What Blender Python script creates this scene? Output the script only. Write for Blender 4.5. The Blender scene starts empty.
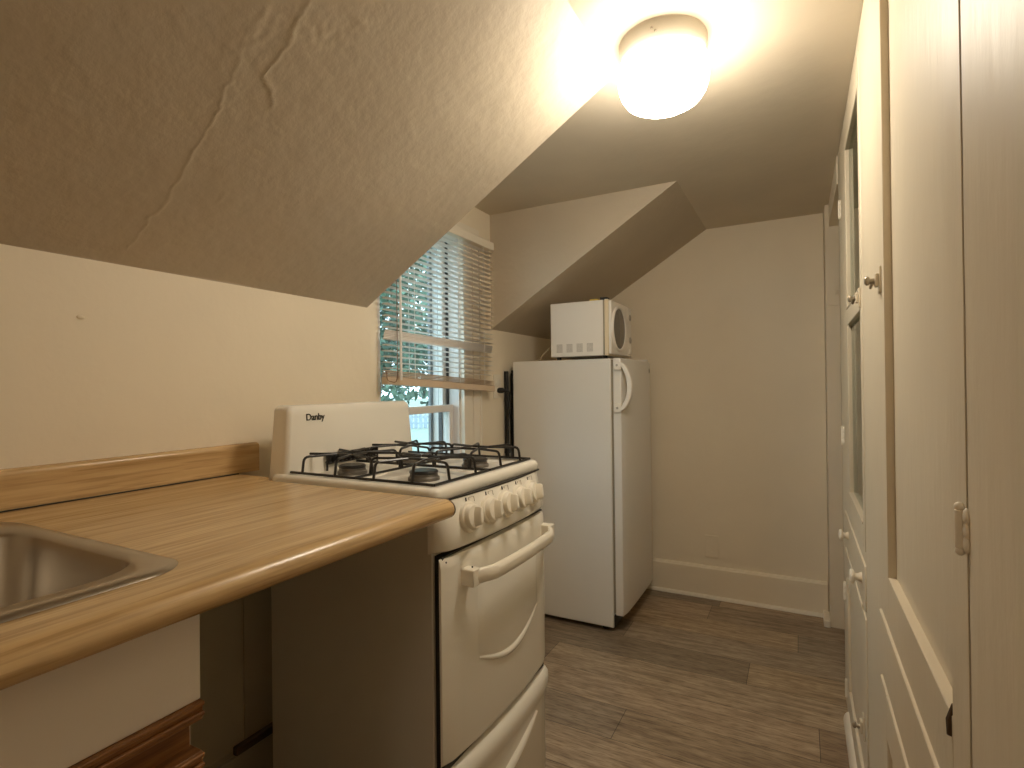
import bpy, bmesh, math, random
from mathutils import Vector, Matrix, noise

random.seed(7)
SC = bpy.context.scene
COL = SC.collection

# ---------------------------------------------------------------- camera, world, exposure
CAM_H = 1.133
FPX, YAW, PITCH, ROLL = 541.65, 0.488395, 0.0047355, -0.011925
cy, sy = math.cos(YAW), math.sin(YAW)
fwd = Vector((-sy * math.cos(PITCH), cy * math.cos(PITCH), math.sin(PITCH)))
rt0 = Vector((cy, sy, 0.0))
up0 = rt0.cross(fwd)
cr, sr = math.cos(ROLL), math.sin(ROLL)
rt = cr * rt0 + sr * up0
up = -sr * rt0 + cr * up0
cam_data = bpy.data.cameras.new('camera')
cam_data.sensor_fit = 'HORIZONTAL'
cam_data.sensor_width = 36.0
cam_data.lens = FPX / 1024 * 36.0
cam_data.clip_start = 0.01
cam_data.clip_end = 300
cam = bpy.data.objects.new('camera', cam_data)
COL.objects.link(cam)
mw = Matrix.Identity(4)
for i in range(3):
    mw[i][0] = rt[i]; mw[i][1] = up[i]; mw[i][2] = -fwd[i]
mw[2][3] = CAM_H
cam.matrix_world = mw
SC.camera = cam

w = bpy.data.worlds.new('overcast_sky')
SC.world = w
w.use_nodes = True
bg = w.node_tree.nodes['Background']
bg.inputs['Color'].default_value = (0.66, 0.85, 1.0, 1)
bg.inputs['Strength'].default_value = 4.2

SC.view_settings.view_transform = 'Standard'
SC.view_settings.look = 'None'
SC.view_settings.gamma = 1.0
SC.view_settings.use_curve_mapping = False
SC.view_settings.exposure = 0.0
LAMP_STRENGTH = 52.0
LAMP_COLOR = (1.0, 0.885, 0.715, 1)
# unseen soft fill light, added behind the camera to brighten the near surfaces
fill_light = bpy.data.lights.new('rear_fill_light', 'POINT')
fill_light.energy = 5.0
fill_light.color = (1.0, 0.885, 0.715)
fill_light.shadow_soft_size = 0.12
eo = bpy.data.objects.new('rear_fill_light', fill_light)
eo.location = (-0.22, -1.15, 1.72)
COL.objects.link(eo)
SC.cycles.max_bounces = 10
SC.cycles.diffuse_bounces = 8
SC.cycles.transparent_max_bounces = 16
SC.cycles.caustics_reflective = False
SC.cycles.caustics_refractive = False
SC.cycles.sample_clamp_indirect = 4.0
try:
    SC.cycles.use_denoising = True
    SC.cycles.denoiser = 'OPENIMAGEDENOISE'
except Exception:
    pass


# ---------------------------------------------------------------- materials
def new_mat(name):
    m = bpy.data.materials.new(name)
    m.use_nodes = True
    return m, m.node_tree.nodes, m.node_tree.links, m.node_tree.nodes['Principled BSDF']


def coords(N, L, scale=(1, 1, 1), kind='Object'):
    t = N.new('ShaderNodeTexCoord')
    mp = N.new('ShaderNodeMapping')
    mp.inputs['Scale'].default_value = scale
    L.new(t.outputs[kind], mp.inputs['Vector'])
    return mp.outputs['Vector']


def paint(name, col, rough=0.5, bump=0.25, scale=(40, 40, 40), var=0.06, dist=0.002, spec=0.5, metallic=0.0, detail=4.0, drips=None):
    """Painted or enamelled surface: slight mottling of the colour and a fine bump."""
    m, N, L, B = new_mat(name)
    B.inputs['Roughness'].default_value = rough
    B.inputs['Metallic'].default_value = metallic
    B.inputs['Specular IOR Level'].default_value = spec
    v = coords(N, L, scale)
    n1 = N.new('ShaderNodeTexNoise'); n1.inputs['Scale'].default_value = 1.0; n1.inputs['Detail'].default_value = detail
    L.new(v, n1.inputs['Vector'])
    v2 = coords(N, L, (3, 3, 3))
    n2 = N.new('ShaderNodeTexNoise'); n2.inputs['Scale'].default_value = 1.0; n2.inputs['Detail'].default_value = 3
    L.new(v2, n2.inputs['Vector'])
    rp = N.new('ShaderNodeValToRGB')
    a = [max(0, c * (1 - var)) for c in col]; b = [min(1, c * (1 + var)) for c in col]
    rp.color_ramp.elements[0].position = 0.3; rp.color_ramp.elements[0].color = (*a, 1)
    rp.color_ramp.elements[1].position = 0.7; rp.color_ramp.elements[1].color = (*b, 1)
    L.new(n2.outputs['Fac'], rp.inputs['Fac'])
    L.new(rp.outputs['Color'], B.inputs['Base Color'])
    if bump:
        bp = N.new('ShaderNodeBump')
        bp.inputs['Strength'].default_value = bump; bp.inputs['Distance'].default_value = dist
        h = n1.outputs['Fac']
        if drips:
            v3 = coords(N, L, drips)
            n3 = N.new('ShaderNodeTexNoise'); n3.inputs['Scale'].default_value = 1.0; n3.inputs['Detail'].default_value = 3
            L.new(v3, n3.inputs['Vector'])
            ad = N.new('ShaderNodeMath'); ad.operation = 'ADD'
            L.new(n1.outputs['Fac'], ad.inputs[0]); L.new(n3.outputs['Fac'], ad.inputs[1])
            h = ad.outputs[0]
        L.new(h, bp.inputs['Height'])
        L.new(bp.outputs['Normal'], B.inputs['Normal'])
    return m


def wood(name, dark, light, scale, rough=0.35, streak=(0.35, 0.7), bump=0.08, extra=None):
    """Grain: two noises stretched along the length of the board."""
    m, N, L, B = new_mat(name)
    B.inputs['Roughness'].default_value = rough
    v = coords(N, L, scale)
    n1 = N.new('ShaderNodeTexNoise'); n1.inputs['Scale'].default_value = 1.0; n1.inputs['Detail'].default_value = 6; n1.inputs['Roughness'].default_value = 0.62
    n1.inputs['Distortion'].default_value = 0.4
    L.new(v, n1.inputs['Vector'])
    rp = N.new('ShaderNodeValToRGB')
    rp.color_ramp.elements[0].position = streak[0]; rp.color_ramp.elements[0].color = (*dark, 1)
    rp.color_ramp.elements[1].position = streak[1]; rp.color_ramp.elements[1].color = (*light, 1)
    L.new(n1.outputs['Fac'], rp.inputs['Fac'])
    out = rp.outputs['Color']
    v2 = coords(N, L, tuple(s * 4.5 for s in scale))
    n2 = N.new('ShaderNodeTexNoise'); n2.inputs['Scale'].default_value = 1.0; n2.inputs['Detail'].default_value = 3
    L.new(v2, n2.inputs['Vector'])
    r2 = N.new('ShaderNodeValToRGB')
    r2.color_ramp.elements[0].position = 0.36; r2.color_ramp.elements[0].color = (0.55, 0.50, 0.44, 1) if extra else (0.72, 0.68, 0.62, 1)
    r2.color_ramp.elements[1].position = 0.52; r2.color_ramp.elements[1].color = (1, 1, 1, 1)
    L.new(n2.outputs['Fac'], r2.inputs['Fac'])
    mx = N.new('ShaderNodeMix'); mx.data_type = 'RGBA'; mx.blend_type = 'MULTIPLY'; mx.inputs[0].default_value = 0.8
    L.new(out, mx.inputs[6]); L.new(r2.outputs['Color'], mx.inputs[7])
    out = mx.outputs[2]
    if extra == 'plank':
        at = N.new('ShaderNodeVertexColor'); at.layer_name = 'plank_tone'
        m2 = N.new('ShaderNodeMix'); m2.data_type = 'RGBA'; m2.blend_type = 'MULTIPLY'; m2.inputs[0].default_value = 1.0
        L.new(out, m2.inputs[6]); L.new(at.outputs['Color'], m2.inputs[7])
        out = m2.outputs[2]
    L.new(out, B.inputs['Base Color'])
    if bump:
        bp = N.new('ShaderNodeBump'); bp.inputs['Strength'].default_value = bump; bp.inputs['Distance'].default_value = 0.001
        L.new(n2.outputs['Fac'], bp.inputs['Height']); L.new(bp.outputs['Normal'], B.inputs['Normal'])
    return m


def glass(name, tint=(0.93, 0.97, 0.95)):
    m, N, L, B = new_mat(name)
    N.remove(B)
    tr = N.new('ShaderNodeBsdfTransparent'); tr.inputs['Color'].default_value = (*tint, 1)
    gl = N.new('ShaderNodeBsdfGlossy'); gl.inputs['Roughness'].default_value = 0.03
    lw = N.new('ShaderNodeLayerWeight'); lw.inputs['Blend'].default_value = 0.5
    pw = N.new('ShaderNodeMath'); pw.operation = 'POWER'; pw.inputs[1].default_value = 5.0
    L.new(lw.outputs['Facing'], pw.inputs[0])
    fr = N.new('ShaderNodeMath'); fr.operation = 'MULTIPLY_ADD'; fr.inputs[1].default_value = 0.92; fr.inputs[2].default_value = 0.04
    L.new(pw.outputs[0], fr.inputs[0])
    mx = N.new('ShaderNodeMixShader')
    L.new(fr.outputs[0], mx.inputs[0]); L.new(tr.outputs[0], mx.inputs[1]); L.new(gl.outputs[0], mx.inputs[2])
    L.new(mx.outputs[0], N['Material Output'].inputs['Surface'])
    return m


M_WALL = paint('cream_wall_paint', (0.83, 0.745, 0.595), 0.6, 0.45, (28, 28, 28), 0.03, 0.002)
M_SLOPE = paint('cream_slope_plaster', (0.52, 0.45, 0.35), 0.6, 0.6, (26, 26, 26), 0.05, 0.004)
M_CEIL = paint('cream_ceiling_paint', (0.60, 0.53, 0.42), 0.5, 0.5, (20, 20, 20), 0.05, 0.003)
M_TRIM = paint('cream_gloss_trim', (0.83, 0.765, 0.65), 0.33, 0.3, (30, 30, 12), 0.03, 0.002)
M_CUP = paint('cupboard_gloss_paint', (0.68, 0.60, 0.465), 0.47, 0.34, (45, 45, 20), 0.04, 0.0025, spec=0.4, drips=(45, 45, 4))
M_PLY = paint('old_grey_board', (0.42, 0.38, 0.28), 0.7, 0.3, (30, 30, 30), 0.08)
M_DARKWOOD = paint('old_dark_wood', (0.07, 0.045, 0.025), 0.7, 0.4, (40, 40, 40), 0.3)
M_FLOOR = wood('grey_brown_vinyl_plank', (0.23, 0.16, 0.105), (0.52, 0.40, 0.275), (5.0, 46, 1), 0.36, (0.30, 0.66), 0.15, 'plank')
M_COUNTER = wood('oak_laminate', (0.45, 0.285, 0.12), (0.66, 0.47, 0.245), (38, 1.6, 38), 0.27, (0.30, 0.62), 0.02)
M_OAK = wood('stained_oak', (0.13, 0.05, 0.014), (0.34, 0.155, 0.05), (60, 3, 60), 0.4, (0.35, 0.65), 0.1)
M_WHITELAM = paint('white_laminate', (0.88, 0.84, 0.80), 0.4, 0.05, (60, 60, 60), 0.03)
M_ENAMEL = paint('white_enamel', (0.85, 0.82, 0.74), 0.22, 0.02, (15, 15, 15), 0.015)
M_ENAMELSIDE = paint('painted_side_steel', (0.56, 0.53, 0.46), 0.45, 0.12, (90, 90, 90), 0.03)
M_KNOB = paint('cream_plastic', (0.85, 0.805, 0.70), 0.35, 0.0, var=0.01)
M_FRIDGE = paint('white_textured_steel', (0.80, 0.775, 0.73), 0.38, 0.22, (220, 220, 220), 0.015, 0.0006)
M_GASKET = paint('grey_gasket', (0.30, 0.26, 0.19), 0.6, 0.0, var=0.03)
M_MICRO = paint('white_microwave_steel', (0.86, 0.82, 0.76), 0.3, 0.03, (60, 60, 60), 0.01)
M_MICROTRIM = paint('yellowed_plastic', (0.80, 0.69, 0.50), 0.4, 0.0, var=0.02)
M_SMOKE = paint('smoked_door_window', (0.11, 0.10, 0.085), 0.12, 0.0, var=0.02)
M_VENT = paint('grey_vent', (0.45, 0.42, 0.38), 0.6, 0.0, var=0.03)
M_BLACK = paint('black_plastic', (0.012, 0.011, 0.010), 0.45, 0.0, var=0.1)
M_IRON = paint('black_enamel_wire', (0.012, 0.010, 0.009), 0.33, 0.1, (80, 80, 80), 0.1)
M_BURNER = paint('grey_burner_metal', (0.16, 0.145, 0.125), 0.42, 0.1, (60, 60, 60), 0.08, metallic=0.6)
M_STEEL = paint('brushed_steel', (0.44, 0.40, 0.345), 0.28, 0.12, (8, 8, 300), 0.06, 0.0006, metallic=1.0)
M_BRASS = paint('worn_latch_metal', (0.42, 0.37, 0.29), 0.4, 0.2, (90, 90, 90), 0.2, metallic=0.7)
M_BLIND = paint('white_blind_slat', (0.86, 0.83, 0.80), 0.4, 0.0, var=0.01)
M_BLINDRAIL = paint('beige_blind_rail', (0.64, 0.50, 0.36), 0.5, 0.1, (60, 60, 60), 0.06)
M_SASH = paint('white_sash_paint', (0.80, 0.76, 0.73), 0.4, 0.1, (40, 40, 40), 0.03)
M_TRACK = paint('dark_window_track', (0.055, 0.055, 0.06), 0.5, 0.0, var=0.05)
M_STORM = paint('grey_storm_frame', (0.20, 0.22, 0.24), 0.5, 0.0, var=0.05)
M_CORD = paint('beige_cord', (0.5, 0.42, 0.3), 0.6, 0.0, var=0.05)
M_TASSEL = paint('brown_tassel', (0.22, 0.12, 0.06), 0.5, 0.0, var=0.05)
M_YELLOW = paint('yellow_foam', (0.75, 0.58, 0.12), 0.8, 0.3, (150, 150, 150), 0.08)
M_RUST = paint('rusty_chipped_wood', (0.10, 0.055, 0.025), 0.8, 0.6, (200, 200, 200), 0.4)
M_GLASS = glass('window_glass')
M_CUPGLASS = glass('cupboard_glass', (0.72, 0.82, 0.76))
M_LEAF = paint('green_leaves', (0.095, 0.165, 0.115), 0.5, 0.0, (2, 2, 2), 0.35)
M_LEAF2 = paint('dark_leaves', (0.05, 0.09, 0.07), 0.5, 0.0, (2, 2, 2), 0.35)
M_BARK = paint('tree_bark', (0.10, 0.08, 0.06), 0.8, 0.4, (30, 30, 6), 0.2)
M_LAWN = paint('pale_lawn', (0.24, 0.30, 0.25), 0.8, 0.0, (1, 1, 1), 0.1)
M_FENCE = paint('grey_blue_fence', (0.36, 0.43, 0.50), 0.7, 0.0, var=0.1)

m, N, L, B = new_mat('opal_lamp_glass')
B.inputs['Base Color'].default_value = (0.9, 0.88, 0.82, 1)
B.inputs['Roughness'].default_value = 0.25
B.inputs['Emission Color'].default_value = LAMP_COLOR
B.inputs['Emission Strength'].default_value = LAMP_STRENGTH
M_LAMP = m


# ---------------------------------------------------------------- mesh helpers
ORIGIN = {}


def tag(o, label=None, cat=None, group=None, kind=None):
    if label: o['label'] = label
    if cat: o['category'] = cat
    if group: o['group'] = group
    if kind: o['kind'] = kind
    return o


def empty(name, loc, label, cat, group=None):
    o = bpy.data.objects.new(name, None)
    o.empty_display_size = 0.05
    COL.objects.link(o)
    o.location = loc
    ORIGIN[o] = Vector(loc)
    return tag(o, label, cat, group)


class MB:
    """Collects shapes in world coordinates; build() links them as one mesh object."""

    def __init__(self):
        self.bm = bmesh.new()

    def box(self, x0, x1, y0, y1, z0, z1):
        b = self.bm
        vs = [b.verts.new((x, y, z)) for x in (x0, x1) for y in (y0, y1) for z in (z0, z1)]
        for f in ((0, 1, 3, 2), (4, 6, 7, 5), (0, 4, 5, 1), (2, 3, 7, 6), (0, 2, 6, 4), (1, 5, 7, 3)):
            b.faces.new([vs[i] for i in f])
        return self

    def prism(self, pts, d):
        """pts: planar loop of 3-D points; d: extrusion vector."""
        b = self.bm
        d = Vector(d)
        a = [b.verts.new(p) for p in pts]
        c = [b.verts.new(Vector(p) + d) for p in pts]
        n = len(pts)
        b.faces.new(a); b.faces.new(c[::-1])
        for i in range(n):
            b.faces.new((a[i], c[i], c[(i + 1) % n], a[(i + 1) % n]))
        return self

    def loops(self, rings, close=True, cap0=True, cap1=True):
        b = self.bm
        R = [[b.verts.new(p) for p in r] for r in rings]
        n = len(R[0])
        for k in range(len(R) - 1):
            for i in range(n if close else n - 1):
                j = (i + 1) % n
                b.faces.new((R[k][i], R[k][j], R[k + 1][j], R[k + 1][i]))
        if close and cap0: b.faces.new(R[0][::-1])
        if close and cap1: b.faces.new(R[-1])
        return self

    def lathe(self, prof, c, axis='Z', n=32, cap=True):
        """prof: (radius, height) pairs along axis from c."""
        c = Vector(c)
        ax = {'X': (Vector((0, 1, 0)), Vector((0, 0, 1)), Vector((1, 0, 0))),
              '-X': (Vector((0, 0, 1)), Vector((0, 1, 0)), Vector((-1, 0, 0))),
              'Y': (Vector((0, 0, 1)), Vector((1, 0, 0)), Vector((0, 1, 0))),
              '-Y': (Vector((1, 0, 0)), Vector((0, 0, 1)), Vector((0, -1, 0))),
              'Z': (Vector((1, 0, 0)), Vector((0, 1, 0)), Vector((0, 0, 1)))}[axis]
        u, v, wv = ax
        rings = []
        for r, h in prof:
            r = max(r, 1e-5)
            rings.append([c + wv * h + u * (r * math.cos(2 * math.pi * i / n)) + v * (r * math.sin(2 * math.pi * i / n)) for i in range(n)])
        return self.loops(rings, cap0=cap, cap1=cap)

    def tube(self, pts, r, n=8, ry=None, cap=True):
        """Round tube along a polyline; r number or list."""
        P = [Vector(p) for p in pts]
        rs = r if isinstance(r, (list, tuple)) else [r] * len(P)
        rings = []
        prev = None
        for i, p in enumerate(P):
            t = (P[min(i + 1, len(P) - 1)] - P[max(i - 1, 0)]).normalized()
            if prev is None:
                a = Vector((0, 0, 1)) if abs(t.z) < 0.9 else Vector((1, 0, 0))
                u = t.cross(a).normalized()
            else:
                u = (prev - t * prev.dot(t))
                if u.length < 1e-6:
                    u = t.orthogonal()
                u.normalize()
            prev = u
            v = t.cross(u)
            rings.append([p + (u * math.cos(2 * math.pi * k / n) + v * math.sin(2 * math.pi * k / n)) * rs[i] for k in range(n)])
        return self.loops(rings, cap0=cap, cap1=cap)

    def ball(self, c, r, sx=1, sy=1, sz=1, n=16):
        m = Matrix.Translation(c) @ Matrix.Diagonal((r * sx, r * sy, r * sz, 1))
        bmesh.ops.create_uvsphere(self.bm, u_segments=n, v_segments=n // 2 + 2, radius=1.0, matrix=m)
        return self

    def xform(self, M):
        self.bm.transform(M)
        return self

    def build(self, name, mat, parent=None, bevel=0, segs=2, smooth=True, angle=35, origin=None):
        b = self.bm
        bmesh.ops.recalc_face_normals(b, faces=b.faces)
        if parent is not None:
            org = ORIGIN[parent]
        elif origin is not None:
            org = Vector(origin)
        else:
            xs = [v.co.x for v in b.verts]; ys = [v.co.y for v in b.verts]; zs = [v.co.z for v in b.verts]
            org = Vector(((min(xs) + max(xs)) / 2, (min(ys) + max(ys)) / 2, min(zs)))
        me = bpy.data.meshes.new(name)
        for v in b.verts:
            v.co = v.co - org
        b.to_mesh(me); b.free()
        o = bpy.data.objects.new(name, me)
        COL.objects.link(o)
        me.materials.append(mat)
        if parent is not None:
            o.parent = parent
            if parent.type == 'MESH':
                pass
            o.location = (0, 0, 0)
            ORIGIN[o] = org
        else:
            o.location = org
            ORIGIN[o] = org
        if smooth:
            for p in me.polygons: p.use_smooth = True
            try:
                me.set_sharp_from_angle(angle=math.radians(angle))
            except Exception:
                pass
        if bevel:
            md = o.modifiers.new('bevel', 'BEVEL')
            md.width = bevel; md.segments = segs; md.limit_method = 'ANGLE'; md.angle_limit = math.radians(40)
            md.harden_normals = False
        return o


def struct(mb, name, mat, **k):
    o = mb.build(name, mat, smooth=k.pop('smooth', False), **k)
    o['kind'] = 'structure'
    return o


def rrect(x0, x1, y0, y1, r, z, n=8):
    """Rounded rectangle loop in the XY plane."""
    pts = []
    for cx_, cy_, a0 in ((x1 - r, y1 - r, 0), (x0 + r, y1 - r, 90), (x0 + r, y0 + r, 180), (x1 - r, y0 + r, 270)):
        for i in range(n + 1):
            a = math.radians(a0 + 90 * i / n)
            pts.append((cx_ + r * math.cos(a), cy_ + r * math.sin(a), z))
    return pts


def arc(p0, p1, p2, n=6):
    """Quadratic curve p0..p2 pulled by p1."""
    p0, p1, p2 = Vector(p0), Vector(p1), Vector(p2)
    return [(1 - t) ** 2 * p0 + 2 * t * (1 - t) * p1 + t * t * p2 for t in [i / n for i in range(n + 1)]]


def rounded_path(pts, r, n=4):
    P = [Vector(p) for p in pts]
    out = [P[0]]
    for i in range(1, len(P) - 1):
        a = (P[i - 1] - P[i]); c = (P[i + 1] - P[i])
        d = min(r, a.length * 0.45, c.length * 0.45)
        out += arc(P[i] + a.normalized() * d, P[i], P[i] + c.normalized() * d, n)
    out.append(P[-1])
    return out


# ---------------------------------------------------------------- room shell
XL, XR, YB, ZC = -1.31, 0.13, 3.04, 1.96      # left wall, cupboard face, back wall, ceiling
YD0, YD1 = 1.41, 2.257                        # dormer cheeks
XC = -0.43                                    # where the slope meets the flat ceiling
YN = -1.6                                     # wall behind the camera
WY0, WY1, WZ0, WZ1 = 1.463, 1.985, 0.64, 1.79  # window opening


def zslope(x):
    return ZC + (x - XC) * 0.625


# floor: planks laid across the room, staggered joints
bm = bmesh.new()
tone = bm.loops.layers.color.new('plank_tone')
ROW, LEN, GAP = 0.1785, 1.22, 0.0009
fixed = {0: -0.55, 1: 0.041, 2: -0.956, 3: -0.193, 4: -0.72, 5: -0.021, 6: -0.41}
rnd = random.Random(3)
for k in range(-19, 9):
    y0 = 1.68 + k * ROW; y1 = y0 + ROW
    off = fixed.get(k, rnd.uniform(-1, 1))
    for j in range(-3, 4):
        x0 = off + j * LEN; x1 = x0 + LEN
        x0 = max(x0, -1.45); x1 = min(x1, 0.98)
        if x1 - x0 < 0.01: continue
        t = rnd.uniform(0.78, 1.12)
        wv = rnd.uniform(-0.03, 0.03)
        q = [bm.verts.new(p) for p in ((x0 + GAP, y0 + GAP, 0), (x1 - GAP, y0 + GAP, 0), (x1 - GAP, min(y1, 3.2) - GAP, 0), (x0 + GAP, min(y1, 3.2) - GAP, 0))]
        f = bm.faces.new(q)
        for lp in f.loops: lp[tone] = (min(1, t + wv), t, max(0, t - wv), 1)
# dark substrate seen in the joints
q = [bm.verts.new(p) for p in ((-1.46, -1.8, -0.002), (1.0, -1.8, -0.002), (1.0, 3.2, -0.002), (-1.46, 3.2, -0.002))]
f = bm.faces.new(q)
for lp in f.loops: lp[tone] = (0.3, 0.3, 0.3, 1)
me = bpy.data.meshes.new('floor'); bm.to_mesh(me); bm.free()
floor = bpy.data.objects.new('floor', me); COL.objects.link(floor); me.materials.append(M_FLOOR)
floor['kind'] = 'structure'

# left knee wall with the window opening
a = MB()
XO = XL - 0.14
a.box(XO, XL, YN, WY0, 0, 2.05).box(XO, XL, WY1, YB + 0.1, 0, 2.05)
a.box(XO, XL, WY0, WY1, 0, WZ0).box(XO, XL, WY0, WY1, WZ1, 2.05)
struct(a, 'wall_left', M_WALL)
struct(MB().box(XL, 0.11, YB, YB + 0.1, 0, 2.05), 'wall_back', M_WALL)
# jog, alcove and header at the far right
struct(MB().box(0.112, 1.0, 2.91, YB + 0.1, 0, 2.05), 'wall_alcove', M_WALL)
struct(MB().box(0.95, 1.0, 2.29, 2.91, 0, 2.05), 'wall_alcove_end', M_WALL)
struct(MB().box(0.128, 0.95, 2.30, 2.91, 1.857, 2.05), 'wall_header', M_WALL)
struct(MB().box(0.47, 1.0, YN, 2.29, 0, 2.05), 'wall_behind_cupboard', M_WALL)
struct(MB().box(XL, 1.0, YN - 0.1, YN, 0, 2.05), 'wall_near', M_WALL)
struct(MB().box(XR, XR + 0.1, YN, 0.614, 0, 2.05), 'wall_right', M_CUP, bevel=0.003)
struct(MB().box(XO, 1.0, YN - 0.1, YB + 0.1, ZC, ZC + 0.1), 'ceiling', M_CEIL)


def slope_block(name, y0, y1, cracks):
    """Solid wedge under the roof; its lower face is a grid that carries the plaster's cracks and lumps."""
    bmx = bmesh.new()
    vis0 = max(y0, -0.1)
    nx = 220 if cracks else 24
    if cracks:
        YS = [y0 + 0.025 * i for i in range(24)] + [0.5 + 0.0026 * i for i in range(108)]
        YS += [0.7808 + (y1 - 0.7808) * (i + 1) / 30 for i in range(30)]
    else:
        YS = [y0 + (y1 - y0) * i / 24 for i in range(25)]
    ny = len(YS) - 1
    ln = math.hypot(1, 0.625)
    nrm = Vector((0.625, 0, -1)).normalized()
    grid = []
    lines = [[(-0.69, 0.63), (-0.778, 0.652), (-0.845, 0.655), (-0.884, 0.70)],
             [(-0.80, 0.588), (-0.865, 0.609), (-0.911, 0.618), (-0.994, 0.631), (-1.074, 0.638), (-1.12, 0.643), (-1.19, 0.641), (-1.26, 0.637)]]
    blobs = [(-0.75, 0.70, .022, .003), (-0.72, 0.73, .014, .003), (-0.69, 0.742, .018, .0025), (-0.80, 0.61, .02, .003), (-0.77, 0.60, .018, .003),
             (-0.84, 0.585, .02, .002), (-0.83, 0.63, .012, .003), (-1.098, 0.736, .012, .003), (-0.86, 0.45, .012, .002), (-1.0, 0.38, .02, .0015), (-0.74, 0.66, .03, .002)]

    def seg_d(p, q, r):
        d = (r[0] - q[0], r[1] - q[1]); l2 = d[0] ** 2 + d[1] ** 2
        t = max(0, min(1, ((p[0] - q[0]) * d[0] + (p[1] - q[1]) * d[1]) / l2))
        return math.hypot(p[0] - q[0] - t * d[0], p[1] - q[1] - t * d[1])
    for i in range(nx + 1):
        x = XL + (XC - XL) * i / nx
        row = []
        for j in range(ny + 1):
            y = YS[j]
            h = 0.0
            edge = min(i, nx - i, j, ny - j)
            if edge > 0:
                h += 0.0022 * noise.noise((x * 4, y * 4, 3.1)) + 0.0008 * noise.noise((x * 14, y * 14, 1.0))
            if cracks and edge > 1:
                wob = 0.008 * noise.noise((x * 30, y * 30, 0)) + 0.004 * noise.noise((x * 80, y * 80, 4))
                for k, ls in enumerate(lines):
                    d = min(seg_d((x + wob, y + wob), ls[n], ls[n + 1]) for n in range(len(ls) - 1))
                    amp = (0.0016 if k == 0 else 0.0014) * (0.7 + 0.8 * noise.noise((x * 14, y * 14, 5)))
                    h += amp * (math.exp(-(d / (0.0038 if k == 0 else 0.0030)) ** 2) + 0.35 * math.exp(-(d / 0.014) ** 2))
                for bx, by, br, bh in blobs:
                    d2 = ((x - bx) ** 2 + (y - by) ** 2) / br ** 2
                    if d2 < 6: h += 0.4 * bh * math.exp(-d2) * (0.3 + 1.4 * noise.noise((x * 70, y * 70, 2)))
            p = Vector((x, y, zslope(x))) + nrm * h
            row.append(bmx.verts.new(p))
        grid.append(row)
    for i in range(nx):
        for j in range(ny):
            bmx.faces.new((grid[i][j], grid[i][j + 1], grid[i + 1][j + 1], grid[i + 1][j]))
    ta = bmx.verts.new((XL, y0, ZC)); tb = bmx.verts.new((XL, y1, ZC))
    bmx.faces.new([ta] + [grid[i][0] for i in range(nx + 1)])
    bmx.faces.new([tb] + [grid[i][ny] for i in range(nx, -1, -1)])
    bmx.faces.new([tb] + [grid[0][j] for j in range(ny, -1, -1)] + [ta])
    bmx.faces.new([ta, tb] + [grid[nx][j] for j in range(ny, -1, -1)])
    t = MB(); t.bm.free(); t.bm = bmx
    return struct(t, name, M_SLOPE, smooth=True, angle=30)


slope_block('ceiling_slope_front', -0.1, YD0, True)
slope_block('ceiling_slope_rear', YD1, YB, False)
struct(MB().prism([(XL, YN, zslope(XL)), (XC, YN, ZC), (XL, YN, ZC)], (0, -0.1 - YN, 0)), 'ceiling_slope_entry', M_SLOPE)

# baseboards
a = MB().box(XL, 0.108, YB - 0.016, YB, 0, 0.155)
a.prism([(XL, YB, 0.155), (XL, YB - 0.016, 0.155), (XL, YB - 0.009, 0.166), (XL, YB, 0.168)], (0.108 - XL, 0, 0))
struct(a, 'baseboard_back', M_WALL)
prof = [(XL, YB - 0.016, 0.0)] + [(XL, YB - 0.016 - 0.014 * math.cos(t), 0.016 * math.sin(t)) for t in [math.pi / 2 * i / 5 for i in range(6)]]
struct(MB().prism(prof, (0.112 - XL, 0, 0)), 'trim_1', M_TRIM)
struct(MB().box(0.085, 0.112, 2.895, YB - 0.016, 0, 0.032), 'trim_2', M_TRIM, bevel=0.004)
a = MB().box(XL, XL + 0.014, 0.40, 1.6, 0, 0.185).box(XL, XL + 0.006, 0.40, 1.6, 0.185, 0.2)
struct(a, 'baseboard_left', M_PLY, bevel=0.002)
# loose thin board nailed on the wall under the counter; its end is the dark seam
struct(MB().box(XL, XL + 0.005, 0.3, 0.927, 0.2, 0.87).box(XL, XL + 0.004, 0.931, 1.1, 0.2, 0.87), 'wall_panel_left', M_PLY)
o = MB().box(XL + 0.005, XL + 0.022, 0.895, 1.10, 0.19, 0.212).build('wood_strip', M_DARKWOOD, bevel=0.003)
tag(o, 'dark broken wooden strip lying on the baseboard in the gap beside the stove', 'wood strip')

# ---------------------------------------------------------------- window, outside
WIN = bpy.data.objects.new('window_1', None); COL.objects.link(WIN)
WIN.location = (XL - 0.07, (WY0 + WY1) / 2, WZ0); ORIGIN[WIN] = Vector(WIN.location); WIN['kind'] = 'structure'
a = MB()
a.box(XO, XL, WY0, WY0 + 0.012, WZ0, WZ1).box(XO, XL, WY1 - 0.012, WY1, WZ0, WZ1)
a.box(XO, XL, WY0, WY1, WZ1 - 0.012, WZ1)
a.build('window_frame', M_SASH, WIN, bevel=0.001)
a = MB()
a.box(XL - 0.062, XL - 0.052, WY1 - 0.018, WY1 - 0.012, WZ0, WZ1 - 0.012)
a.box(XL - 0.105, XL - 0.088, WY1 - 0.020, WY1 - 0.012, WZ0, WZ1 - 0.012)
a.box(XL - 0.062, XL - 0.052, WY0 + 0.012, WY0 + 0.018, WZ0, WZ1 - 0.012)
a.build('sash_track', M_TRACK, WIN)
a = MB()   # storm window outside
a.box(XO - 0.012, XO, WY0, WY0 + 0.03, WZ0, WZ1).box(XO - 0.012, XO, WY1 - 0.03, WY1, WZ0, WZ1)
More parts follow.
